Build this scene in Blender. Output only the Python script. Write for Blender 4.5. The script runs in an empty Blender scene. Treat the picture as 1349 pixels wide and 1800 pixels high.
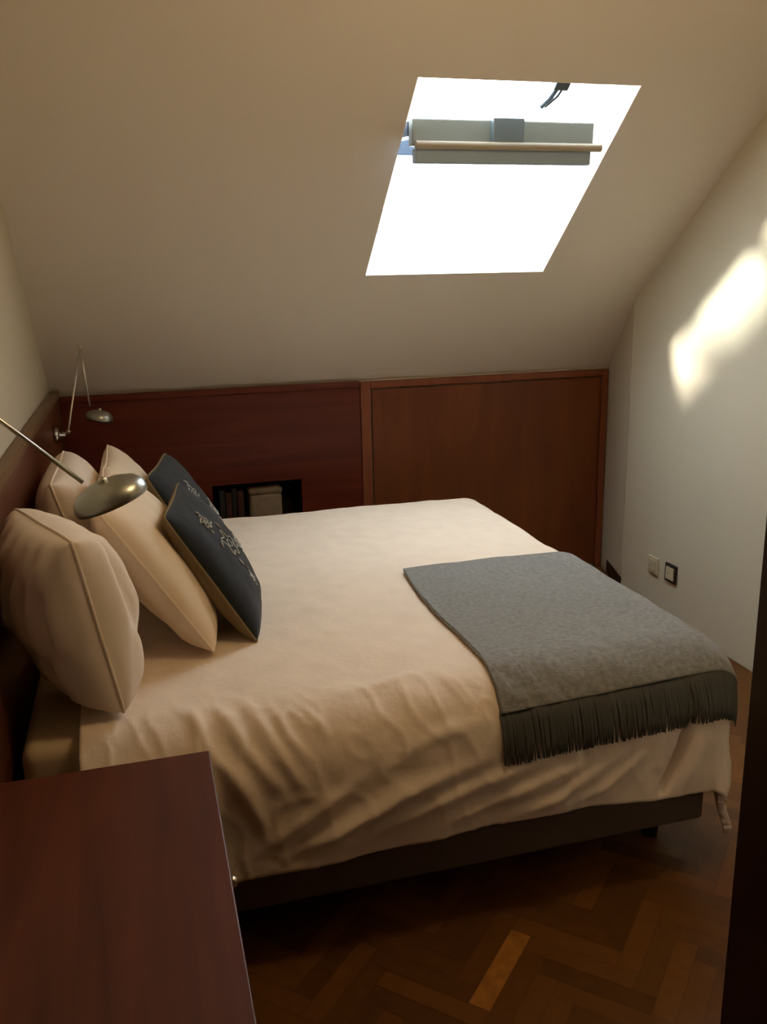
import bpy, bmesh, math, random
import numpy as np
from mathutils import Vector, Matrix, noise
random.seed(7)
C = bpy.context.scene.collection
sc = bpy.context.scene

# ------------------------------------------------------------------ camera
cam_d = bpy.data.cameras.new('camera'); cam = bpy.data.objects.new('camera', cam_d); C.objects.link(cam)
sc.camera = cam
cam_d.sensor_fit = 'VERTICAL'; cam_d.sensor_height = 36.0; cam_d.sensor_width = 27.0
cam_d.lens = 1549.5 / 1800 * 36.0
cam_d.clip_start = 0.05
P_, Y_, R_ = 0.258144, 0.267725, -0.023289
fw = Vector((math.sin(Y_)*math.cos(P_), math.cos(Y_)*math.cos(P_), -math.sin(P_)))
rt = Vector((math.cos(Y_), -math.sin(Y_), 0)); up = rt.cross(fw)
r2 = rt*math.cos(R_) + up*math.sin(R_); u2 = -rt*math.sin(R_) + up*math.cos(R_)
cam.matrix_world = Matrix(((r2.x, u2.x, -fw.x, 0), (r2.y, u2.y, -fw.y, 0), (r2.z, u2.z, -fw.z, 1.65), (0, 0, 0, 1)))

# ------------------------------------------------------------------ world, sun, exposure
w = bpy.data.worlds.new('sky'); sc.world = w; w.use_nodes = True
bg = w.node_tree.nodes['Background']
bg.inputs[0].default_value = (0.86, 0.92, 1.0, 1); bg.inputs[1].default_value = 14.5
sun_d = bpy.data.lights.new('sun', 'SUN'); sun = bpy.data.objects.new('sun', sun_d); C.objects.link(sun)
sun_d.energy = 13.0; sun_d.angle = math.radians(7.5); sun_d.color = (1.0, 0.96, 0.86)
sun.rotation_euler = Vector((1.0, -0.27, -0.615)).to_track_quat('-Z', 'Y').to_euler()
sun.location = (0, 3, 5)
# warm ceiling bulb of the hall and room, behind the camera
lamp_d = bpy.data.lights.new('warm_bulb', 'POINT'); lamp_d.energy = 15; lamp_d.color = (1.0, 0.70, 0.36)
lamp_d.shadow_soft_size = 0.12
lamp = bpy.data.objects.new('warm_bulb', lamp_d); C.objects.link(lamp); lamp.location = (0.95, 1.6, 2.38)
vs = sc.view_settings; vs.view_transform = 'Standard'; vs.look = 'None'; vs.gamma = 1.0; vs.use_curve_mapping = False
vs.exposure = 0.12
try:
    sc.cycles.use_denoising = True
    sc.cycles.max_bounces = 10; sc.cycles.diffuse_bounces = 6
except Exception: pass

# ------------------------------------------------------------------ materials
def mat(name, col, rough=0.6, metal=0.0, bump=None, var=None, spec=0.5, sheen=0.0):
    m = bpy.data.materials.new(name); m.use_nodes = True
    nt = m.node_tree; b = nt.nodes['Principled BSDF']
    b.inputs['Roughness'].default_value = rough; b.inputs['Metallic'].default_value = metal
    b.inputs['Specular IOR Level'].default_value = spec
    if sheen: b.inputs['Sheen Weight'].default_value = sheen
    b.inputs['Base Color'].default_value = (*col, 1)
    tc = nt.nodes.new('ShaderNodeTexCoord')
    if var:      # (scale, amount, stretch)
        mp = nt.nodes.new('ShaderNodeMapping'); mp.inputs['Scale'].default_value = var[2]
        n = nt.nodes.new('ShaderNodeTexNoise'); n.inputs['Scale'].default_value = var[0]; n.inputs['Detail'].default_value = 4
        r = nt.nodes.new('ShaderNodeValToRGB')
        lo = tuple(c*(1-var[1]) for c in col); hi = tuple(min(1, c*(1+var[1])) for c in col)
        r.color_ramp.elements[0].position = 0.3; r.color_ramp.elements[1].position = 0.7
        r.color_ramp.elements[0].color = (*lo, 1); r.color_ramp.elements[1].color = (*hi, 1)
        nt.links.new(tc.outputs['Object'], mp.inputs[0]); nt.links.new(mp.outputs[0], n.inputs['Vector'])
        nt.links.new(n.outputs['Fac'], r.inputs[0]); nt.links.new(r.outputs[0], b.inputs['Base Color'])
    if bump:     # (scale, strength, distance)
        n2 = nt.nodes.new('ShaderNodeTexNoise'); n2.inputs['Scale'].default_value = bump[0]; n2.inputs['Detail'].default_value = 3
        bp = nt.nodes.new('ShaderNodeBump'); bp.inputs['Strength'].default_value = bump[1]; bp.inputs['Distance'].default_value = bump[2]
        nt.links.new(tc.outputs['Object'], n2.inputs['Vector']); nt.links.new(n2.outputs['Fac'], bp.inputs['Height'])
        nt.links.new(bp.outputs[0], b.inputs['Normal'])
    return m

def wood(name, dark, light, axis, scale=6, rough=0.4, stretch=14):
    m = bpy.data.materials.new(name); m.use_nodes = True
    nt = m.node_tree; b = nt.nodes['Principled BSDF']; b.inputs['Roughness'].default_value = rough; b.inputs['Specular IOR Level'].default_value = 0.3
    tc = nt.nodes.new('ShaderNodeTexCoord'); mp = nt.nodes.new('ShaderNodeMapping')
    s = [stretch]*3; s[axis] = 1.0; mp.inputs['Scale'].default_value = s
    n = nt.nodes.new('ShaderNodeTexNoise'); n.inputs['Scale'].default_value = scale/4; n.inputs['Detail'].default_value = 6
    n.inputs['Distortion'].default_value = 0.6
    r = nt.nodes.new('ShaderNodeValToRGB'); r.color_ramp.elements[0].position = 0.28; r.color_ramp.elements[1].position = 0.74
    r.color_ramp.elements[0].color = (*dark, 1); r.color_ramp.elements[1].color = (*light, 1)
    nt.links.new(tc.outputs['Object'], mp.inputs[0]); nt.links.new(mp.outputs[0], n.inputs['Vector'])
    nt.links.new(n.outputs['Fac'], r.inputs[0]); nt.links.new(r.outputs[0], b.inputs['Base Color'])
    bp = nt.nodes.new('ShaderNodeBump'); bp.inputs['Strength'].default_value = 0.08; bp.inputs['Distance'].default_value = 0.002
    nt.links.new(n.outputs['Fac'], bp.inputs['Height']); nt.links.new(bp.outputs[0], b.inputs['Normal'])
    return m

M = {}
M['wall'] = mat('cream_plaster', (0.60, 0.54, 0.42), 0.9, bump=(60, 0.08, 0.002), spec=0.2)
M['ceiling'] = mat('ceiling_plaster', (0.74, 0.68, 0.60), 0.92, bump=(50, 0.08, 0.002), spec=0.2)
M['reveal'] = mat('white_plaster', (0.88, 0.88, 0.86), 0.8)
M['hall'] = mat('hall_plaster', (0.62, 0.52, 0.38), 0.9)
M['red_wood_h'] = wood('mahogany_horizontal', (0.082, 0.013, 0.008), (0.150, 0.026, 0.013), 0, rough=0.38)
M['red_wood_y'] = wood('mahogany_headboard', (0.09, 0.028, 0.015), (0.16, 0.052, 0.027), 1, rough=0.30)
M['door_wood'] = wood('cherry_door', (0.13, 0.036, 0.012), (0.20, 0.058, 0.018), 2, rough=0.42, stretch=5)
M['frame_wood'] = wood('cherry_frame', (0.19, 0.055, 0.025), (0.26, 0.08, 0.035), 2, rough=0.4)
M['table_wood'] = wood('mahogany_table', (0.068, 0.015, 0.006), (0.125, 0.030, 0.011), 1, rough=0.42)
M['dark_wood'] = wood('dark_walnut', (0.022, 0.009, 0.004), (0.035, 0.014, 0.006), 2, rough=0.5)
M['duvet'] = mat('cream_cotton', (0.78, 0.65, 0.52), 0.85, bump=(55, 0.35, 0.004), var=(14, 0.04, (1, 1, 1)), spec=0.2, sheen=0.15)
M['sheet'] = mat('sheet_cotton', (0.70, 0.55, 0.36), 0.85, bump=(150, 0.2, 0.002), spec=0.2)
M['pillow_white'] = mat('pillow_cotton', (0.82, 0.71, 0.60), 0.8, bump=(24, 0.25, 0.006), spec=0.2, sheen=0.1)
M['pillow_cream'] = mat('cream_pillow_cotton', (0.80, 0.66, 0.50), 0.8, bump=(20, 0.25, 0.006), spec=0.2, sheen=0.1)
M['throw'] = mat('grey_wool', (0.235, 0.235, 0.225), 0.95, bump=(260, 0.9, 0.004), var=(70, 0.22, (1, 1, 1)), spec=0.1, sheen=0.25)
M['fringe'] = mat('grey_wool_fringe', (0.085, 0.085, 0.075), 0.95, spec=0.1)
M['cushion'] = mat('charcoal_velvet', (0.016, 0.019, 0.023), 0.85, bump=(60, 0.3, 0.003), spec=0.2, sheen=0.1)
M['cushion_back'] = mat('olive_linen', (0.20, 0.15, 0.08), 0.9, bump=(120, 0.3, 0.002), spec=0.1)
M['thread'] = mat('grey_thread', (0.42, 0.43, 0.42), 0.7)
M['base'] = mat('brown_fabric', (0.13, 0.095, 0.075), 0.9, bump=(200, 0.3, 0.002), spec=0.1)
M['metal'] = mat('brushed_nickel', (0.62, 0.60, 0.54), 0.28, 1.0)
M['shade'] = mat('satin_nickel', (0.40, 0.42, 0.39), 0.30, 0.9)
M['bulb'] = mat('frosted_bulb', (0.7, 0.68, 0.6), 0.4)
M['plastic'] = mat('cream_plastic', (0.52, 0.46, 0.32), 0.45)
M['black'] = mat('black_plastic', (0.02, 0.016, 0.012), 0.5)
M['sash'] = mat('painted_sash', (0.26, 0.30, 0.28), 0.5)
M['sash_out'] = mat('blue_grey_cladding_shade', (0.03, 0.045, 0.075), 0.5)
M['pine'] = mat('pale_pine_bar', (0.40, 0.36, 0.28), 0.45)
M['steel'] = mat('steel_hook', (0.10, 0.14, 0.18), 0.4, 0.3)
M['latch'] = mat('grey_latch', (0.16, 0.21, 0.24), 0.4)
M['cap'] = wood('lit_cap_wood', (0.13, 0.070, 0.032), (0.20, 0.11, 0.05), 1)  # light falling on the cap's top face is painted into this wood
M['seal'] = mat('blue_grey_seal', (0.34, 0.46, 0.62), 0.5)
M['book_dark'] = mat('maroon_book', (0.05, 0.012, 0.010), 0.6)
M['book_black'] = mat('black_book', (0.014, 0.010, 0.010), 0.6)
M['box'] = mat('beige_card', (0.24, 0.18, 0.12), 0.7, var=(20, 0.15, (1, 1, 1)))
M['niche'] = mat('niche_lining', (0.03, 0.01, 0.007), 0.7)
gm = bpy.data.materials.new('window_glass'); gm.use_nodes = True; nt = gm.node_tree
for n in list(nt.nodes):
    if n.type == 'BSDF_PRINCIPLED': nt.nodes.remove(n)
tr = nt.nodes.new('ShaderNodeBsdfTransparent'); tr.inputs[0].default_value = (0.93, 0.97, 0.97, 1)
gl = nt.nodes.new('ShaderNodeBsdfGlossy'); gl.inputs['Roughness'].default_value = 0.02
mx = nt.nodes.new('ShaderNodeMixShader'); mx.inputs[0].default_value = 0.012
nt.links.new(tr.outputs[0], mx.inputs[1]); nt.links.new(gl.outputs[0], mx.inputs[2])
nt.links.new(mx.outputs[0], nt.nodes['Material Output'].inputs[0]); M['glass'] = gm
# parquet: every block has its own tone, stored per block
pm = bpy.data.materials.new('oak_parquet'); pm.use_nodes = True; nt = pm.node_tree; b = nt.nodes['Principled BSDF']
b.inputs['Roughness'].default_value = 0.42; b.inputs['Specular IOR Level'].default_value = 0.3
at = nt.nodes.new('ShaderNodeAttribute'); at.attribute_name = 'tone'
tc = nt.nodes.new('ShaderNodeTexCoord'); nn = nt.nodes.new('ShaderNodeTexNoise'); nn.inputs['Scale'].default_value = 30; nn.inputs['Detail'].default_value = 5
ml = nt.nodes.new('ShaderNodeMath'); ml.operation = 'MULTIPLY_ADD'; ml.inputs[1].default_value = 0.35
rr = nt.nodes.new('ShaderNodeValToRGB'); rr.color_ramp.elements[0].position = 0.1; rr.color_ramp.elements[1].position = 1.0
rr.color_ramp.elements[0].color = (0.062, 0.024, 0.005, 1); rr.color_ramp.elements[1].color = (0.50, 0.21, 0.04, 1)
e = rr.color_ramp.elements.new(0.72); e.color = (0.18, 0.070, 0.013, 1)
nt.links.new(tc.outputs['Object'], nn.inputs['Vector']); nt.links.new(nn.outputs['Fac'], ml.inputs[0])
nt.links.new(at.outputs['Fac'], ml.inputs[2]); nt.links.new(ml.outputs[0], rr.inputs[0]); nt.links.new(rr.outputs[0], b.inputs['Base Color'])
M['parquet'] = pm

# ------------------------------------------------------------------ helpers
def link(name, bm, m, parent=None, smooth=False, mw=None):
    me = bpy.data.meshes.new(name); bm.normal_update(); bm.to_mesh(me); bm.free()
    if m is not None:
        for k in (m if isinstance(m, (list, tuple)) else [m]): me.materials.append(k)
    if smooth:
        for p in me.polygons: p.use_smooth = True
    o = bpy.data.objects.new(name, me); C.objects.link(o)
    if parent is not None: o.parent = parent
    if mw is not None: o.matrix_world = mw
    return o

def tag(o, label=None, cat=None, group=None, kind=None):
    if label: o['label'] = label
    if cat: o['category'] = cat
    if group: o['group'] = group
    if kind: o['kind'] = kind
    return o

def empty(name, loc, label, cat, group=None, rz=0):
    o = bpy.data.objects.new(name, None); C.objects.link(o); o.location = loc; o.rotation_euler = (0, 0, rz)
    o.empty_display_size = 0.05
    return tag(o, label, cat, group)

def box(bm, x0, x1, y0, y1, z0, z1, bev=0.0, seg=2):
    t = bmesh.new(); bmesh.ops.create_cube(t, size=1)
    for v in t.verts:
        v.co = Vector(((x0+x1)/2 + v.co.x*(x1-x0), (y0+y1)/2 + v.co.y*(y1-y0), (z0+z1)/2 + v.co.z*(z1-z0)))
    if bev: bmesh.ops.bevel(t, geom=list(t.edges), offset=bev, segments=seg, affect='EDGES', profile=0.5)
    me = bpy.data.meshes.new('tmp'); t.to_mesh(me); t.free(); bm.from_mesh(me); bpy.data.meshes.remove(me)
    return bm

def B(*a, **k): return box(bmesh.new(), *a, **k)

def part(name, m, parent, x0, x1, y0, y1, z0, z1, bev=0.002, **k):
    """box given in world coordinates, parented to a thing"""
    off = parent.location if parent is not None else Vector((0, 0, 0))
    p = parent
    while p is not None and p.parent is not None: p = p.parent; off = off + p.location
    o = link(name, B(x0-off.x, x1-off.x, y0-off.y, y1-off.y, z0-off.z, z1-off.z, bev=bev), m, parent, **k)
    return o

def tube(bm, pts, r, n=12, cap=True):
    pts = [Vector(p) for p in pts]; rings = []
    for i, p in enumerate(pts):
        d = (pts[min(i+1, len(pts)-1)] - pts[max(i-1, 0)]).normalized()
        a = d.orthogonal().normalized() if i == 0 else (rings_a - d*rings_a.dot(d)).normalized()
        rings_a = a; c = d.cross(a)
        rr_ = r[i] if isinstance(r, (list, tuple)) else r
        rings.append([bm.verts.new(p + (a*math.cos(2*math.pi*k/n) + c*math.sin(2*math.pi*k/n))*rr_) for k in range(n)])
    for i in range(len(rings)-1):
        for k in range(n): bm.faces.new((rings[i][k], rings[i][(k+1) % n], rings[i+1][(k+1) % n], rings[i+1][k]))
    if cap: bm.faces.new(rings[0][::-1]); bm.faces.new(rings[-1])
    return bm

def lathe(bm, prof, mw=None, n=40):
    rings = []
    for r, z in prof:
        if r < 1e-5: rings.append([bm.verts.new((0, 0, z))]*n)
        else: rings.append([bm.verts.new((r*math.cos(2*math.pi*k/n), r*math.sin(2*math.pi*k/n), z)) for k in range(n)])
    for i in range(len(rings)-1):
        for k in range(n):
            q = []
            for v in (rings[i][k], rings[i][(k+1) % n], rings[i+1][(k+1) % n], rings[i+1][k]):
                if v not in q: q.append(v)
            if len(q) > 2: bm.faces.new(q)
    if mw is not None: bm.transform(mw)
    return bm

# ------------------------------------------------------------------ the setting
XL, XR = -0.40, 2.40
T = math.tan(0.686832)                      # the roof slope
def zc(y): return 1.516 - T*(y - 3.976)
YK = 4.42; ZF = 2.62; YF = 3.976 - (ZF - 1.516)/T
def S(o): o['kind'] = 'structure'; return o

# parquet
bm = bmesh.new(); lay = bm.faces.layers.float.new('tone')
pw, pl = 0.055, 0.275; tones = []
c45 = math.cos(math.pi/4); OX = 0.735-(pl-pw)/2*c45; OY = 1.68-(pl+pw)/2*c45
def plank(u0, u1, v0, v1):
    cx, cy = (u0+u1)/2, (v0+v1)/2
    X, Yy = (cx-cy)*c45 + OX, (cx+cy)*c45 + OY
    if X < XL-0.3 or X > 2.9 or Yy < -1.8 or Yy > 4.8: return
    g = 0.0006
    q = [(u0+g, v0+g), (u1-g, v0+g), (u1-g, v1-g), (u0+g, v1-g)]
    vs_ = [bm.verts.new(((a-b_)*c45 + OX, (a+b_)*c45 + OY, 0.0)) for a, b_ in q]
    f = bm.faces.new(vs_); t = random.random()
    f[lay] = 0.12 + 0.36*t if t < 0.955 else 0.50
    for px_, py_, tv in ((0.735, 1.68, 0.70), (0.97, 1.53, 0.46), (1.10, 1.66, 0.46), (0.62, 1.80, 0.40), (0.35, 1.78, 0.44)):
        if math.hypot(X-px_, Yy-py_) < 0.032: f[lay] = tv
for m_ in range(-14, 15):
    for k in range(-90, 91):
        ox, oy = k*pw, k*pw + m_*2*pl
        plank(ox, ox+pl, oy, oy+pw); plank(ox, ox+pw, oy+pw, oy+pw+pl)
for co, no in (((XL-0.05, 0, 0), (-1, 0, 0)), ((2.62, 0, 0), (1, 0, 0)), ((0, -1.55, 0), (0, -1, 0)), ((0, YK+0.03, 0), (0, 1, 0))):
    bmesh.ops.bisect_plane(bm, geom=list(bm.verts)+list(bm.edges)+list(bm.faces), plane_co=co, plane_no=no, clear_outer=True)
box(bm, XL-0.05, 2.62, -1.55, YK+0.03, -0.08, -0.001)
fl = link('floor', bm, M['parquet']); S(fl)

S(link('wall_left', B(XL-0.1, XL, -1.6, YK+0.1, 0, 2.75), M['wall']))
S(link('wall_back', B(XL-0.1, 2.62, YK, YK+0.1, 0, 1.6), M['wall']))
S(link('wall_right', B(XR, XR+0.12, -1.6, 3.976, 0, 2.75, bev=0.006), M['wall']))
# the oblique end of the right wall, beside the cupboard
bm = bmesh.new()
pts = [(XR, 3.976), (2.53, YK+0.02), (2.66, YK+0.02), (2.66, 3.976)]
lo = [bm.verts.new((x, y, 0)) for x, y in pts]; hi = [bm.verts.new((x, y, 1.75)) for x, y in pts]
bm.faces.new(lo[::-1]); bm.faces.new(hi)
for i in range(4): bm.faces.new((lo[i], lo[(i+1) % 4], hi[(i+1) % 4], hi[i]))
S(link('wall_right_return', bm, M['wall']))
bm = bmesh.new()
pts = [(2.392, 3.975), (2.522, 4.40), (2.54, 4.40), (2.41, 3.975)]
lo = [bm.verts.new((x, y, 0)) for x, y in pts]; hi = [bm.verts.new((x, y, 0.08)) for x, y in pts]
bm.faces.new(lo[::-1]); bm.faces.new(hi)
for i in range(4): bm.faces.new((lo[i], lo[(i+1) % 4], hi[(i+1) % 4], hi[i]))
S(link('baseboard_right', bm, M['dark_wood']))
S(link('wall_hall', B(XL-0.1, 2.52, -1.65, -1.55, 0, 2.75), M['hall']))
S(link('ceiling_flat', B(XL-0.1, 2.52, -1.65, YF, ZF, ZF+0.1), M['ceiling']))
S(link('wall_front', B(1.07, XR, 1.05, 1.18, 0, ZF), M['wall']))
bm = B(0.984, 1.08, 1.04, 1.19, 0, ZF, bev=0.003); box(bm, 1.05, 1.15, 1.025, 1.205, 0, ZF, bev=0.003)
S(link('trim_1', bm, M['dark_wood']))

# sloping ceiling with the roof-window opening; local frame: x, s (down the slope), n (outwards)
sd = Vector((0, math.cos(0.686832), -math.sin(0.686832))); nd = Vector((0, math.sin(0.686832), math.cos(0.686832)))
O = Vector((0, 3.030, zc(3.030)))          # top edge of the opening
def W(x, s, n): return O + Vector((x, 0, 0)) + sd*s + nd*n
def slopebox(bm, x0, x1, s0, s1, n0, n1, bev=0.0):
    t = bmesh.new(); box(t, x0, x1, s0, s1, n0, n1, bev=bev)
    for v in t.verts: v.co = W(*v.co)
    me = bpy.data.meshes.new('tmp'); t.to_mesh(me); t.free(); bm.from_mesh(me); bpy.data.meshes.remove(me); return bm
wx0, wx1, wl = 0.985, 1.815, 0.985; DEP = 0.27
s_top = (YF - 3.030)/sd.y; s_bot = (YK + 0.08 - 3.030)/sd.y
bm = bmesh.new()
ge = 0.0015
slopebox(bm, XL-0.05, wx0-ge, s_top-0.02, s_bot, 0, 0.12); slopebox(bm, wx1+ge, 2.66, s_top-0.02, s_bot, 0, 0.12)
slopebox(bm, wx0-ge, wx1+ge, s_top-0.02, -ge, 0, 0.12); slopebox(bm, wx0-ge, wx1+ge, wl+ge, s_bot, 0, 0.12)
S(link('ceiling', bm, M['ceiling']))
bm = bmesh.new()
slopebox(bm, wx0-0.03, wx0, -0.03, wl+0.03, 0.0004, DEP); slopebox(bm, wx1, wx1+0.03, -0.03, wl+0.03, 0.0004, DEP)
slopebox(bm, wx0, wx1, -0.03, 0, 0.0004, DEP); slopebox(bm, wx0, wx1, wl, wl+0.03, 0.0004, DEP)
S(link('window_1_reveal', bm, M['reveal']))
# roof window: fixed frame
bm = bmesh.new()
slopebox(bm, wx0-0.03, wx0+0.012, -0.03, wl+0.03, DEP-0.03, DEP+0.07, 0.003); slopebox(bm, wx1-0.035, wx1+0.03, -0.03, wl+0.03, DEP-0.03, DEP+0.07, 0.003)
slopebox(bm, wx0+0.03, wx1-0.03, -0.03, 0.035, DEP-0.03, DEP+0.07, 0.003); slopebox(bm, wx0+0.03, wx1-0.03, wl-0.035, wl+0.03, DEP-0.03, DEP+0.07, 0.003)
win = S(link('window_1', bm, M['reveal']))
# tilted sash on its centre pivots; built in its own frame then turned
piv = W((wx0+wx1)/2-0.042, 0.50, DEP+0.01)
def sashM(ang):
    d = (sd*math.cos(ang) + nd*math.sin(ang)); n_ = nd*math.cos(ang) - sd*math.sin(ang)
    return Matrix(((1, 0, 0, piv.x), (0, d.y, n_.y, piv.y), (0, d.z, n_.z, piv.z), (0, 0, 0, 1)))
SM = sashM(math.radians(43.5)); hw = 0.355; hl = 0.43
def sp(name, m, bm, parent=win): bm.transform(SM); return link(name, bm, m, parent)
bm = B(-hw, -hw+0.05, -hl+0.05, hl-0.05, -0.025, 0.025, bev=0.003); box(bm, hw-0.05, hw, -hl+0.05, hl-0.05, -0.025, 0.025, bev=0.003)
sash = sp('sash_stile', M['sash_out'], bm)  # dark tone stands in for shadow on the stile undersides
sp('sash_rail', M['sash'], B(-hw+0.003, hw-0.003, -hl, -hl+0.05, -0.060, 0.030, bev=0.005))
sp('sash_rail', M['sash_out'], B(-hw, hw, hl-0.08, hl, -0.045, 0.035, bev=0.005))
sp('pane', M['glass'], B(-hw+0.05, hw-0.05, -hl+0.05, hl-0.05, -0.004, 0.004))
bm = bmesh.new(); tube(bm, [(-hw+0.005, -hl-0.03, -0.058), (hw+0.012, -hl-0.03, -0.058)], 0.014, 16)
sp('seal_strip', M['seal'], B(-hw+0.01, hw-0.02, -hl-0.02, -hl+0.03, -0.118, -0.066, bev=0.006))
bar = sp('ventilation_bar', M['pine'], bm)
bm = B(-0.06, 0.06, -hl-0.03, -hl+0.02, -0.045, 0.036, bev=0.004); sp('latch', M['latch'], bm)
bm = bmesh.new()
slopebox(bm, 1.49, 1.545, 0.0, 0.035, 0.002, 0.04, 0.004)
tube(bm, [W(1.515, 0.02, 0.02), W(1.50, 0.08, 0.02), W(1.485, 0.125, 0.03)], 0.009, 10)
tube(bm, [W(1.535, 0.02, 0.02), W(1.525, 0.07, 0.02), W(1.50, 0.125, 0.03)], 0.005, 10)
link('catch_hook', bm, M['steel'], win, smooth=False)

# ------------------------------------------------------------------ cupboard and panelling under the slope
yf = 4.385
cup = empty('built_in_cupboard', (1.80, yf, 0), 'reddish-brown built-in cupboard door with a moulded frame, low under the sloping ceiling', 'cupboard')
fr = bmesh.new()
def rel(bm, o):
    bm.transform(Matrix.Translation(-o.location)); return bm
box(fr, 1.095, 1.150, yf, yf+0.03, 0, 1.145, bev=0.006); box(fr, 2.475, 2.512, yf, yf+0.03, 0, 1.145, bev=0.006)
box(fr, 1.150, 2.475, yf, yf+0.03, 1.108, 1.145, bev=0.006)
link('cupboard_frame', rel(fr, cup), M['frame_wood'], cup)
dr = B(1.158, 2.470, yf+0.010, yf+0.03, 0.02, 1.102, bev=0.003)
link('cupboard_door', rel(dr, cup), M['door_wood'], cup)
pn = empty('wall_panelling', (0.35, yf, 0), 'dark red wood panelling with an open niche, left of the cupboard door', 'panelling')
nx0, nx1, nz0, nz1 = 0.315, 0.770, 0.43, 0.665
pb = bmesh.new(); yp = yf+0.005
xs, zs = (-0.36, nx0, nx1, 1.092), (0.0, nz0, nz1, 1.15)
for y_ in (yp, yp+0.02):
    g = [[pb.verts.new((x, y_, z)) for z in zs] for x in xs]
    for a in range(3):
        for b2 in range(3):
            if (a, b2) != (1, 1): pb.faces.new((g[a][b2], g[a+1][b2], g[a+1][b2+1], g[a][b2+1]) if y_ == yp else (g[a][b2], g[a][b2+1], g[a+1][b2+1], g[a+1][b2]))
link('panel_board', rel(pb, pn), M['red_wood_h'], pn)
pb = B(-0.36, 1.092, yp-0.012, yp+0.004, 1.118, 1.150, bev=0.004)
link('top_rail', rel(pb, pn), M['red_wood_h'], pn)
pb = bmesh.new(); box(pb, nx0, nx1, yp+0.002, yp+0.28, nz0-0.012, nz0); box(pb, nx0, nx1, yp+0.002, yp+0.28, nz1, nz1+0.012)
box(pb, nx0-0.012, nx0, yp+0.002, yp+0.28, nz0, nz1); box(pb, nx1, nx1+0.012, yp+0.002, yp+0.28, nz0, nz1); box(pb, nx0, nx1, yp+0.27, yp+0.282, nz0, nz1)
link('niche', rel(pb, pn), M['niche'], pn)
# cut the niche out of the knee wall
bpy.data.objects.remove(bpy.data.objects['wall_back'])
bm = bmesh.new(); gx0, gx1, gz0, gz1 = nx0-0.013, nx1+0.013, nz0-0.013, nz1+0.013
box(bm, XL-0.1, gx0, YK, YK+0.3, 0, 1.15); box(bm, gx1, 2.62, YK, YK+0.3, 0, 1.15)
box(bm, gx0, gx1, YK, YK+0.3, 0, gz0); box(bm, gx0, gx1, YK, YK+0.3, gz1, 1.15)
S(link('wall_back', bm, M['wall']))
# things in the niche
for i, (x, wd, h, m_, lb) in enumerate(((0.350, 0.026, 0.200, 'book_black', 'tall near-black book standing at the left end of the dark niche'),
        (0.380, 0.030, 0.185, 'book_dark', 'maroon book in the niche, second from its left end'),
        (0.414, 0.022, 0.205, 'book_black', 'thin near-black book in the niche between two maroon books'),
        (0.440, 0.032, 0.190, 'book_dark', 'maroon book in the niche standing next to the beige box'))):
    o = empty('book', (x+wd/2, yp+0.10, nz0), lb, 'book', 'books in the panelling niche')
    link('cover', B(-wd/2, wd/2, -0.07, 0.07, 0, h, bev=0.002), M[m_], o)
    link('page_block', B(-wd/2+0.003, wd/2-0.003, -0.066, 0.0715, 0.004, h-0.001, bev=0), M['box'], o)
bx = empty('storage_box', (0.585, yp+0.10, nz0), 'rounded beige box standing in the dark niche behind the bed', 'box')
link('box_body', B(-0.085, 0.085, -0.07, 0.07, 0, 0.165, bev=0.02, seg=4), M['box'], bx, smooth=True)
link('box_lid', B(-0.088, 0.088, -0.073, 0.073, 0.16, 0.198, bev=0.016, seg=4), M['box'], bx, smooth=True)

# headboard wainscot on the left wall
hb = empty('headboard', (XL+0.02, 2.9, 0), 'long dark red-brown wooden headboard panel along the left wall behind the pillows', 'headboard')
link('headboard_panel', rel(B(XL+0.002, XL+0.035, 1.76, 4.375, 0.12, 1.150, bev=0.003), hb), M['red_wood_y'], hb)
link('headboard_cap', rel(B(XL+0.002, XL+0.045, 1.76, 4.375, 1.150, 1.180, bev=0.006), hb), M['cap'], hb)

# ------------------------------------------------------------------ bed
bed = empty('double_bed', (0.57, 2.9, 0), 'low double bed with dark brown fabric base and pale mattress, head against the left wall', 'bed')
link('bed_base', rel(B(-0.345, 1.478, 1.935, 3.84, 0.105, 0.33, bev=0.012), bed), M['base'], bed)
for x, y in ((-0.25, 2.05), (1.38, 2.05), (-0.25, 3.74), (1.38, 3.74)):
    bm = bmesh.new(); tube(bm, [(x, y, 0), (x, y, 0.11)], [0.022, 0.03], 16)
    link('leg', rel(bm, bed), M['black'], bed, smooth=False)
link('mattress', rel(B(-0.34, 1.44, 1.985, 3.79, 0.33, 0.615, bev=0.035, seg=4), bed), M['sheet'], bed, smooth=True)
bm = bmesh.new()
r_ = 0.05; cor = []
for cx, cy, a0 in ((1.44-r_, 1.985+r_, -90), (1.44-r_, 3.79-r_, 0), (-0.34+r_, 3.79-r_, 90), (-0.34+r_, 1.985+r_, 180)):
    for k in range(7): a = math.radians(a0 + k*15); cor.append((cx + r_*math.cos(a), cy + r_*math.sin(a), 0.50))
cor.append(cor[0]); tube(bm, cor, 0.006, 8)
link('mattress_piping', rel(bm, bed), M['sheet'], bed, smooth=True)

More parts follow.
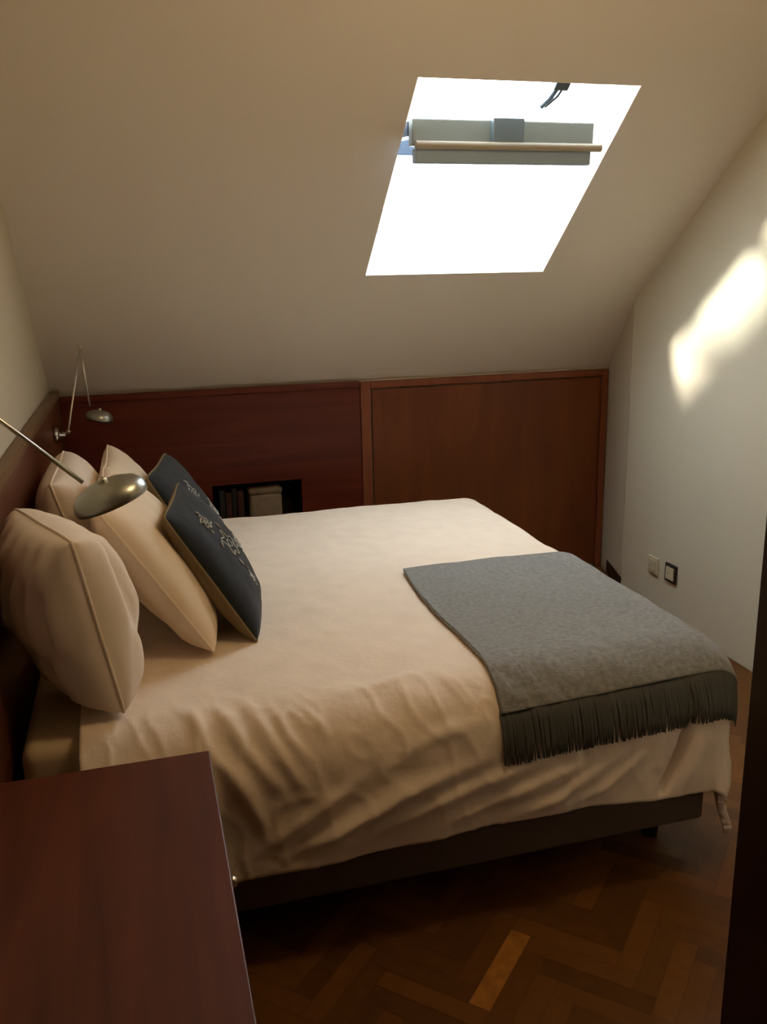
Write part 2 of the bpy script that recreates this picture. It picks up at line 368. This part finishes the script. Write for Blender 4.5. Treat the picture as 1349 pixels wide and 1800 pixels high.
# duvet: a sheet laid over a rounded block; (s,t) are cloth coordinates
X1, Y0, YE, ZT = 1.425, 2.02, 3.76, 0.648
RN, RF = 0.17, 0.11
RIDGES = [([(0.046, 2.007), (0.082, 1.895)], 0.014, 0.006), ([(0.119, 1.987), (0.165, 1.867), (0.247, 1.756)], 0.018, 0.01), ([(0.177, 2.01), (0.232, 1.87), (0.295, 1.754)], 0.016, 0.009), ([(0.064, 1.913), (0.12, 1.824), (0.177, 1.709)], 0.016, 0.008), ([(0.236, 1.982), (0.275, 1.877), (0.313, 1.806)], 0.014, 0.007), ([(0.318, 1.964), (0.369, 1.862)], 0.012, 0.005), ([(0.124, 1.862), (0.167, 1.768), (0.2, 1.642)], 0.018, 0.009), ([(0.185, 1.614), (0.327, 1.694), (0.443, 1.765)], 0.02, 0.01), ([(0.323, 1.6), (0.528, 1.701), (0.769, 1.752)], 0.022, 0.014), ([(0.438, 1.6), (0.677, 1.672), (0.927, 1.723)], 0.02, 0.013), ([(0.239, 1.587), (0.44, 1.655), (0.617, 1.716)], 0.016, 0.008), ([(0.646, 1.597), (0.833, 1.642), (1.058, 1.699)], 0.02, 0.012), ([(0.802, 1.573), (0.962, 1.608), (1.141, 1.701)], 0.018, 0.011), ([(0.963, 1.574), (1.095, 1.608), (1.21, 1.689)], 0.016, 0.009), ([(0.531, 1.796), (0.654, 1.834), (0.762, 1.844)], 0.018, 0.006), ([(1.357, 1.765), (1.316, 1.652), (1.269, 1.566)], 0.013, -0.045), ([(1.399, 1.724), (1.362, 1.627), (1.324, 1.546)], 0.02, 0.01), ([(0.423, 1.984), (0.548, 2.005), (0.68, 2.031)], 0.02, 0.004), ([(0.307, 2.156), (0.441, 2.354), (0.588, 2.396)], 0.03, 0.004), ([(0.685, 2.363), (0.842, 2.51)], 0.03, 0.003)]
def ridge(s, t):
    d = np.zeros_like(s)
    for pts, wd, am in RIDGES:
        best = np.full_like(s, 9.0); L = len(pts)-1
        fall = np.zeros_like(s)
        for i in range(L):
            ax, ay = pts[i]; bx_, by_ = pts[i+1]; vx, vy = bx_-ax, by_-ay
            k = np.clip(((s-ax)*vx + (t-ay)*vy)/(vx*vx+vy*vy), 0, 1)
            dd = np.hypot(s-ax-k*vx, t-ay-k*vy); g = (i+k)/L
            fall = np.where(dd < best, np.sin(np.pi*(0.08+0.84*g)), fall); best = np.minimum(best, dd)
        d += 1.4*am*fall*np.exp(-(best/wd)**2)
    return d
def duvet(s, t, off=0.0):
    dx = np.maximum(0, s-X1); dn = np.maximum(0, Y0-t); df = np.maximum(0, t-YE)
    dy = dn + df; d = np.hypot(dx, dy) + 1e-9
    ux, uy = dx/d, (df-dn)/d
    r = RF + (RN-RF)*np.where(dn > 0, dn/d, 0)**2
    th = np.minimum(d/r, 1.50); ex = np.maximum(0, d - r*1.50)
    h = r*np.sin(th) + ex*0.05 + off*np.sin(th)
    # hem ripple
    per = s*1.0 + np.where(dx > 0, dx*0, 0) - (t*(dx > 0))
    h = h + np.minimum(ex*2.2, 1)*0.012*np.sin(per*21+1.0)*np.where(d > 0.2, 1, 0)
    z = ZT - r*(1-np.cos(th)) - ex*0.998 + off*np.cos(th)
    z = z + 0.010*np.exp(-((t-2.9)/0.9)**4)*np.exp(-((s-0.7)/0.8)**4)
    bx_ = np.minimum(s, X1) + ux*h; by_ = np.clip(t, Y0, YE) + uy*h
    return bx_, by_, np.maximum(z, 0.012+off), ux*np.sin(th), uy*np.sin(th), np.cos(th)
def cloth(s0, s1, t0, t1, ns, nt_, off=0.0, amp=1.0, edge=None, fine=0.004):
    ss, tt = np.meshgrid(np.linspace(s0, s1, ns), np.linspace(t0, t1, nt_), indexing='ij')
    if edge is not None: ss, tt = edge(ss, tt)
    x, y, z, nx, ny, nz = duvet(ss, tt, off)
    dd = ridge(ss, tt)*amp
    nz_ = np.array([noise.fractal(Vector((a*3.1, b_*3.1, 1.7)), 1.0, 2.0, 3) for a, b_ in zip(ss.ravel(), tt.ravel())]).reshape(ss.shape)
    n2 = np.array([noise.noise(Vector((a*13+b_*9, b_*5-a*4, 4.2))) for a, b_ in zip(ss.ravel(), tt.ravel())]).reshape(ss.shape)
    top = (nz > 0.95)
    n3 = np.array([1-2*abs(noise.noise(Vector((a*16+b_*6+0.8*math.sin(a*7), b_*7-a*5, 8.3)))) for a, b_ in zip(ss.ravel(), tt.ravel())]).reshape(ss.shape)
    dd = dd + 0.0045*np.clip(n3, 0, 1)**3*np.where(ss < 0.9, 1, 0.6)*np.clip((2.12-tt)/0.15, 0, 1)*amp
    dd = dd + 0.006*nz_*amp + fine*n2*np.where(top, 0.35, 1.0)*amp
    x, y, z = x+nx*dd, y+ny*dd, z+nz*dd
    bm = bmesh.new(); v = [[bm.verts.new((x[i, j], y[i, j], z[i, j])) for j in range(nt_)] for i in range(ns)]
    for i in range(ns-1):
        for j in range(nt_-1): bm.faces.new((v[i][j], v[i+1][j], v[i+1][j+1], v[i][j+1]))
    return bm
dt = Y0 - (RN*1.5 + (ZT-RN-0.245))          # hem on the near side
def dedge(s, t):
    # the hem dips and rises a little along the bed, the head end is a touch crooked
    k = np.clip((Y0-t)/(Y0-dt), 0, 1)**2
    return s + 0.012*np.sin(t*4)*np.exp(-((s+0.21)/0.1)**2), t - k*(-0.03*np.exp(-((s-0.2)/0.35)**2) + 0.012*np.sin(s*5+0.5) + 0.02*(s < 9)*np.sin(s*2.1+2.4))
bm = cloth(-0.215, 1.875, dt, 3.76+0.42, 300, 300, edge=dedge)
dv = link('duvet', bm, M['duvet'], smooth=True)
tag(dv, 'cream duvet spread over the double bed, rumpled and hanging down its near side', 'duvet')
so = dv.modifiers.new('thick', 'SOLIDIFY'); so.thickness = 0.022; so.offset = -1
mb = dv.modifiers.new('sub', 'SUBSURF'); mb.levels = 0; mb.render_levels = 0

# grey wool throw over the foot end
thr = empty('throw_blanket', (1.2, 2.4, 0.66), 'grey wool throw with a fringed near edge laid over the foot end of the duvet', 'blanket')
tn = 1.855                                   # cloth coordinate of the fringe seam
def tedge(s, t):
    k = (t-tn)/(2.80-tn)
    a = 0.825 + 0.010*np.sin(t*7) - 0.022*np.clip(1-k, 0, 1); b_ = 1.60 - 0.03*k
    u = (s-0.84)/(1.60-0.84)
    return a + u*(b_-a), t + 0.010*np.sin(s*6)*k + 0.03*(1-k)*(u)
bm = cloth(0.84, 1.60, tn, 2.80, 150, 170, off=0.006, amp=1.0, edge=tedge)
bm.transform(Matrix.Translation(-thr.location))
tb = link('blanket_cloth', bm, M['throw'], thr, smooth=True)
so = tb.modifiers.new('thick', 'SOLIDIFY'); so.thickness = 0.012; so.offset = 1
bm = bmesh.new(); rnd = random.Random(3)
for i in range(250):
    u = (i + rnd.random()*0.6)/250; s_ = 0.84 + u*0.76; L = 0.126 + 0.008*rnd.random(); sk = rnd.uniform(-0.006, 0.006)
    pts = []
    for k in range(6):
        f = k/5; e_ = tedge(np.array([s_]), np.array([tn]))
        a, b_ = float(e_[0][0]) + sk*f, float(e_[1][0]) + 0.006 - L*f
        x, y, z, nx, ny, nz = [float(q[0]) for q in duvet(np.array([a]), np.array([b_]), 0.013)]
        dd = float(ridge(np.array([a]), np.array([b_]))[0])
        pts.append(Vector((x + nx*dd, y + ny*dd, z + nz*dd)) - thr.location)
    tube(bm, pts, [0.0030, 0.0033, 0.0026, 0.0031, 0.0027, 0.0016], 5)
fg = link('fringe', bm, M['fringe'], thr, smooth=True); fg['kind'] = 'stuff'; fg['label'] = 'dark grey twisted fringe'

# ------------------------------------------------------------------ pillows and cushions
def psurf(a, b_, w_, h_, t_, seed, crease=0.0, bulge=0.42, pinch=0.06, rnd_=0.05):
    cr = 1 - rnd_*(a*a*b_*b_)**2
    x = a*w_/2*(1 - pinch*(1-b_*b_)*a*a)*cr; y = b_*h_/2*(1 - pinch*(1-a*a)*b_*b_)*cr
    th = t_/2*max(0.0, (1-a*a)*(1-b_*b_))**bulge
    n_ = noise.fractal(Vector((a*1.4+seed, b_*1.4, seed*2.3)), 1.0, 2.0, 3)
    rim = min(1.0, (1-max(abs(a), abs(b_)))*4)
    th += rim*t_*0.06*n_
    if crease: th += rim*crease*(1.2*abs(math.sin(a*9.5 + 1.6*b_*b_ + 0.8*math.sin(b_*3+seed))) + 0.5*math.sin(a*19 - 3.0*b_ + seed))*(1-0.5*abs(b_))
    return x, y, th
def pillow(name, c, w_, h_, t_, lean, yaw, roll, m_front, label, cat, seed, m_back=None, crease=0.0, group=None, N=46, bulge=0.42, sag=0.0, pinch=0.06, piping=True):
    U = Vector((0, 1, 0)); V = Vector((-math.sin(lean), 0, math.cos(lean))); Nn = U.cross(V)
    R = Matrix.Rotation(yaw, 3, 'Z') @ Matrix((U, V, Nn)).transposed() @ Matrix.Rotation(roll, 3, 'Z')
    mw = R.to_4x4(); mw.translation = Vector(c)
    root = bpy.data.objects.new(name, None); C.objects.link(root); root.matrix_world = mw; root.empty_display_size = 0.05
    tag(root, label, cat, group)
    def grid(sign):
        bm = bmesh.new(); v = []
        for i in range(N+1):
            row = []
            for j in range(N+1):
                a = math.sin(math.pi/2*(2*i/N-1)); b_ = math.sin(math.pi/2*(2*j/N-1))
                x, y, th = psurf(a, b_, w_, h_, t_, seed + (0 if sign > 0 else 5), crease, bulge, pinch)
                row.append(bm.verts.new((x, y - sag*(1-a*a)*max(0, b_), sign*th)))
            v.append(row)
        for i in range(N):
            for j in range(N):
                q = (v[i][j], v[i+1][j], v[i+1][j+1], v[i][j+1]); bm.faces.new(q if sign > 0 else q[::-1])
        return bm
    if m_back is None:
        bm = grid(1); me = bpy.data.meshes.new('t'); g2 = grid(-1); g2.to_mesh(me); g2.free(); bm.from_mesh(me); bpy.data.meshes.remove(me)
        bmesh.ops.remove_doubles(bm, verts=bm.verts, dist=0.0008)
        link('pillowcase', bm, M[m_front], root, smooth=True)
    else:
        link('front_cover', grid(1), M[m_front], root, smooth=True)
        k = link('back_cover', grid(-1), M[m_back], root, smooth=True); k['label'] = 'olive linen back cover'
    if piping:
        bm = bmesh.new(); pts = []
        n_ = 24
        for e_ in range(4):
            for k in range(n_):
                q = -1 + 2*k/n_
                a, b_ = ((q, -1), (1, q), (-q, 1), (-1, -q))[e_]
                x, y, _ = psurf(a, b_, w_, h_, t_, seed, 0, bulge, pinch); pts.append((x, y - sag*(1-a*a)*max(0, b_), 0))
        pts.append(pts[0]); tube(bm, pts, 0.0045, 6)
        link('seam', bm, M[m_back or m_front], root, smooth=True)
    return root
rad = math.radians
pillow('pillow', (-0.214, 2.175, 0.888), 0.42, 0.465, 0.22, rad(10), rad(23), 0, 'pillow_white', 'plump creased white pillow nearest the table, standing against the headboard', 'pillow', 1.0, crease=0.026, bulge=0.36, pinch=0.04)
pillow('pillow', (-0.225, 3.03, 0.880), 0.60, 0.43, 0.22, rad(15), 0, 0, 'pillow_white', 'pale pillow against the headboard on the far side of the bed, mostly hidden', 'pillow', 2.0, crease=0.006, bulge=0.36)
pillow('pillow', (0.005, 2.58, 0.885), 0.62, 0.52, 0.18, rad(32), 0, 0, 'pillow_cream', 'cream pillow leaning just behind the reading lamp shade, in front of the nearest white pillow', 'pillow', 3.0, crease=0.009)
pillow('pillow', (-0.025, 3.22, 0.865), 0.60, 0.46, 0.16, rad(29), 0, 0, 'pillow_cream', 'cream pillow with a pointed corner showing above the lamp shade', 'pillow', 4.0, crease=0.004)
def cushion(c, lean, yaw, seed, label, flowers):
    w_, h_, t_ = 0.45, 0.46, 0.14
    r = pillow('cushion', c, w_, h_, t_, lean, yaw, 0, 'cushion', label, 'cushion', seed, m_back='cushion_back', group='charcoal embroidered cushions')
    def pt(a, b_):
        x, y, th = psurf(a, b_, w_, h_, t_, seed); return (x, y, th+0.002)
    for (a, b_, R_) in flowers:
        n_ = 60; bm = bmesh.new()
        pts = [pt(a + R_*(1+0.30*math.cos(5*q))*math.cos(q), b_ + R_*(1+0.30*math.cos(5*q))*math.sin(q)) for q in [2*math.pi*k/n_ for k in range(n_+1)]]
        tube(bm, pts, 0.0022, 5)
        pts = [pt(a + R_*0.35*math.cos(q), b_ + R_*0.35*math.sin(q)) for q in [2*math.pi*k/16 for k in range(17)]]
        tube(bm, pts, 0.0022, 5)
        for q0 in (0.9, 2.6, 4.2, 5.6):
            pts = [pt(a + R_*(1.5+0.45*k/6)*math.cos(q0+0.12*k/2), b_ + R_*(1.5+0.6*k/6)*math.sin(q0+0.12*k/2)) for k in range(7)]
            tube(bm, pts, [0.001, 0.002, 0.003, 0.0035, 0.003, 0.002, 0.001], 5)
        e_ = link('embroidered_flower', bm, M['thread'], r, smooth=True); e_['label'] = 'pale grey stitched flower'
    return r
cushion((0.178, 2.575, 0.850), rad(31), rad(-8), 6.0, 'charcoal cushion with pale stitched flowers, nearer of the two, olive back showing', [(-0.15, 0.1, 0.16), (-0.35, 0.55, 0.09), (0.35, -0.05, 0.09), (-0.1, -0.45, 0.07)])
cushion((0.143, 3.10, 0.848), rad(29), rad(-10), 7.0, 'charcoal cushion behind the nearer one, on the far side of the bed', [(-0.25, 0.35, 0.12), (0.2, -0.1, 0.1)])

# ------------------------------------------------------------------ chest beside the bed
ZTb = 0.68
ch = empty('bedside_chest', (-0.16, 1.3, 0), 'reddish-brown wooden bedside chest in the foreground with its bare top', 'chest of drawers')
link('chest_top', rel(B(XL+0.006, 0.078, 0.86, 1.745, ZTb-0.025, ZTb, bev=0.0025), ch), M['table_wood'], ch)
bm = bmesh.new(); box(bm, XL+0.01, 0.045, 0.875, 1.73, 0.06, ZTb-0.025); box(bm, XL+0.03, 0.02, 0.90, 1.71, 0, 0.06)
link('chest_body', rel(bm, ch), M['table_wood'], ch)
for z0 in (0.075, 0.270, 0.465):
    d = link('drawer', rel(B(0.045, 0.066, 0.88, 1.725, z0, z0+0.183, bev=0.003), ch), M['table_wood'], ch)
    for ky in (1.45, 1.06):
        bm = bmesh.new(); zk = z0+0.105 if z0 > 0.4 else z0+0.10
        lathe(bm, [(0, 0), (0.005, 0), (0.005, 0.014), (0.010, 0.018), (0.011, 0.024), (0.007, 0.030), (0, 0.031)], Matrix.Translation((0.066, ky, z0+0.10)) @ Matrix.Rotation(math.pi/2, 4, 'Y'), 20)
        bm.transform(Matrix.Translation(-ch.location)); k = link('knob', bm, M['metal'], d, smooth=True); k['label'] = 'small pale metal knob'

# ------------------------------------------------------------------ reading lamps on the headboard
def reading_lamp(base, j1, j2, end, shade_c, sr, tilt, label, hub):
    L0 = Vector(base)
    root = empty('reading_lamp', base, label, 'lamp', 'reading lamps on the headboard')
    def rp(p): return Vector(p) - L0
    bm = bmesh.new(); lathe(bm, [(0, 0), (0.034, 0), (0.034, 0.012), (0.026, 0.020), (0.012, 0.022), (0.012, 0.045), (0, 0.047)], Matrix.Rotation(math.pi/2, 4, 'Y'), 32)
    link('wall_mount', bm, M['metal'], root, smooth=True)
    bm = bmesh.new(); tube(bm, [Vector((0.035, 0, 0)), rp(hub), rp(j1)], 0.0045, 12); link('lower_arm', bm, M['metal'], root, smooth=True)
    bm = bmesh.new(); tube(bm, [rp(j1), rp(j2), rp(end)], 0.0045, 12); link('upper_arm', bm, M['metal'], root, smooth=True)
    for p in (j1, hub):
        bm = bmesh.new(); bmesh.ops.create_uvsphere(bm, u_segments=16, v_segments=10, radius=0.011, matrix=Matrix.Translation(rp(p)))
        link('joint', bm, M['metal'], root, smooth=True)
    mw = Matrix.Translation(rp(shade_c)) @ tilt.to_4x4()
    bm = bmesh.new()
    lathe(bm, [(0, 0.018), (sr*0.30, 0.018), (sr*0.55, 0.015), (sr*0.80, 0.008), (sr*0.95, -0.003), (sr, -0.018), (sr*0.985, -0.026),
               (sr*0.94, -0.024), (sr*0.90, -0.006), (sr*0.6, 0.012), (0, 0.018)], mw, 56)
    sh = link('lamp_shade', bm, M['shade'], root, smooth=True)
    bm = bmesh.new(); lathe(bm, [(0, 0.010), (sr*0.30, 0.008), (sr*0.34, -0.004), (sr*0.2, -0.014), (0, -0.016)], mw, 24)
    link('bulb', bm, M['bulb'], sh, smooth=True)
    bm = bmesh.new(); lathe(bm, [(0, 0.014), (sr*0.13, 0.017), (sr*0.13, 0.024), (sr*0.07, 0.027), (0, 0.028)], mw, 20)
    link('shade_cap', bm, M['metal'], sh, smooth=True)
    return root
reading_lamp((-0.363, 1.62, 1.06), (-0.345, 1.72, 1.505), (-0.250, 1.75, 1.413), (-0.118, 1.752, 1.285), (-0.076, 1.752, 1.266), 0.074,
             Matrix.Rotation(rad(-19), 3, 'Y'), 'nickel reading lamp with a round shade hanging over the nearer pillows', (-0.318, 1.63, 1.08))
reading_lamp((-0.363, 3.98, 1.035), (-0.220, 3.99, 1.402), (-0.212, 3.99, 1.25), (-0.205, 3.99, 1.150), (-0.170, 3.99, 1.112), 0.058,
             Matrix.Rotation(rad(10), 3, 'Y'), 'slim nickel reading lamp at the far corner, bent arm against the sloping ceiling', (-0.305, 3.99, 1.045))

# ------------------------------------------------------------------ sockets on the right wall
def socket(y, z, w_, h_, dark, label):
    r = empty('wall_socket', (XR, y, z), label, 'socket')
    link('socket_plate', B(-0.012, 0, -w_/2, w_/2, -h_/2, h_/2, bev=0.004), M['black' if dark else 'plastic'], r)
    link('socket_insert', B(-0.017, -0.010, -w_*0.34, w_*0.34, -h_*0.34, h_*0.34, bev=0.003), M['plastic'], r)
    bm = bmesh.new()
    for k in (-1, 1):
        t = Matrix.Translation((-0.017, k*0.010, 0)) @ Matrix.Rotation(-math.pi/2, 4, 'Y'); lathe(bm, [(0, 0.0012), (0.003, 0.0012), (0.003, 0)], t, 12)
    link('socket_hole', bm, M['black'], r)
socket(3.668, 0.243, 0.088, 0.088, False, 'cream plastic wall socket low on the right wall, farther of the two')
socket(3.515, 0.248, 0.092, 0.092, True, 'wall socket with a dark brown frame low on the right wall')
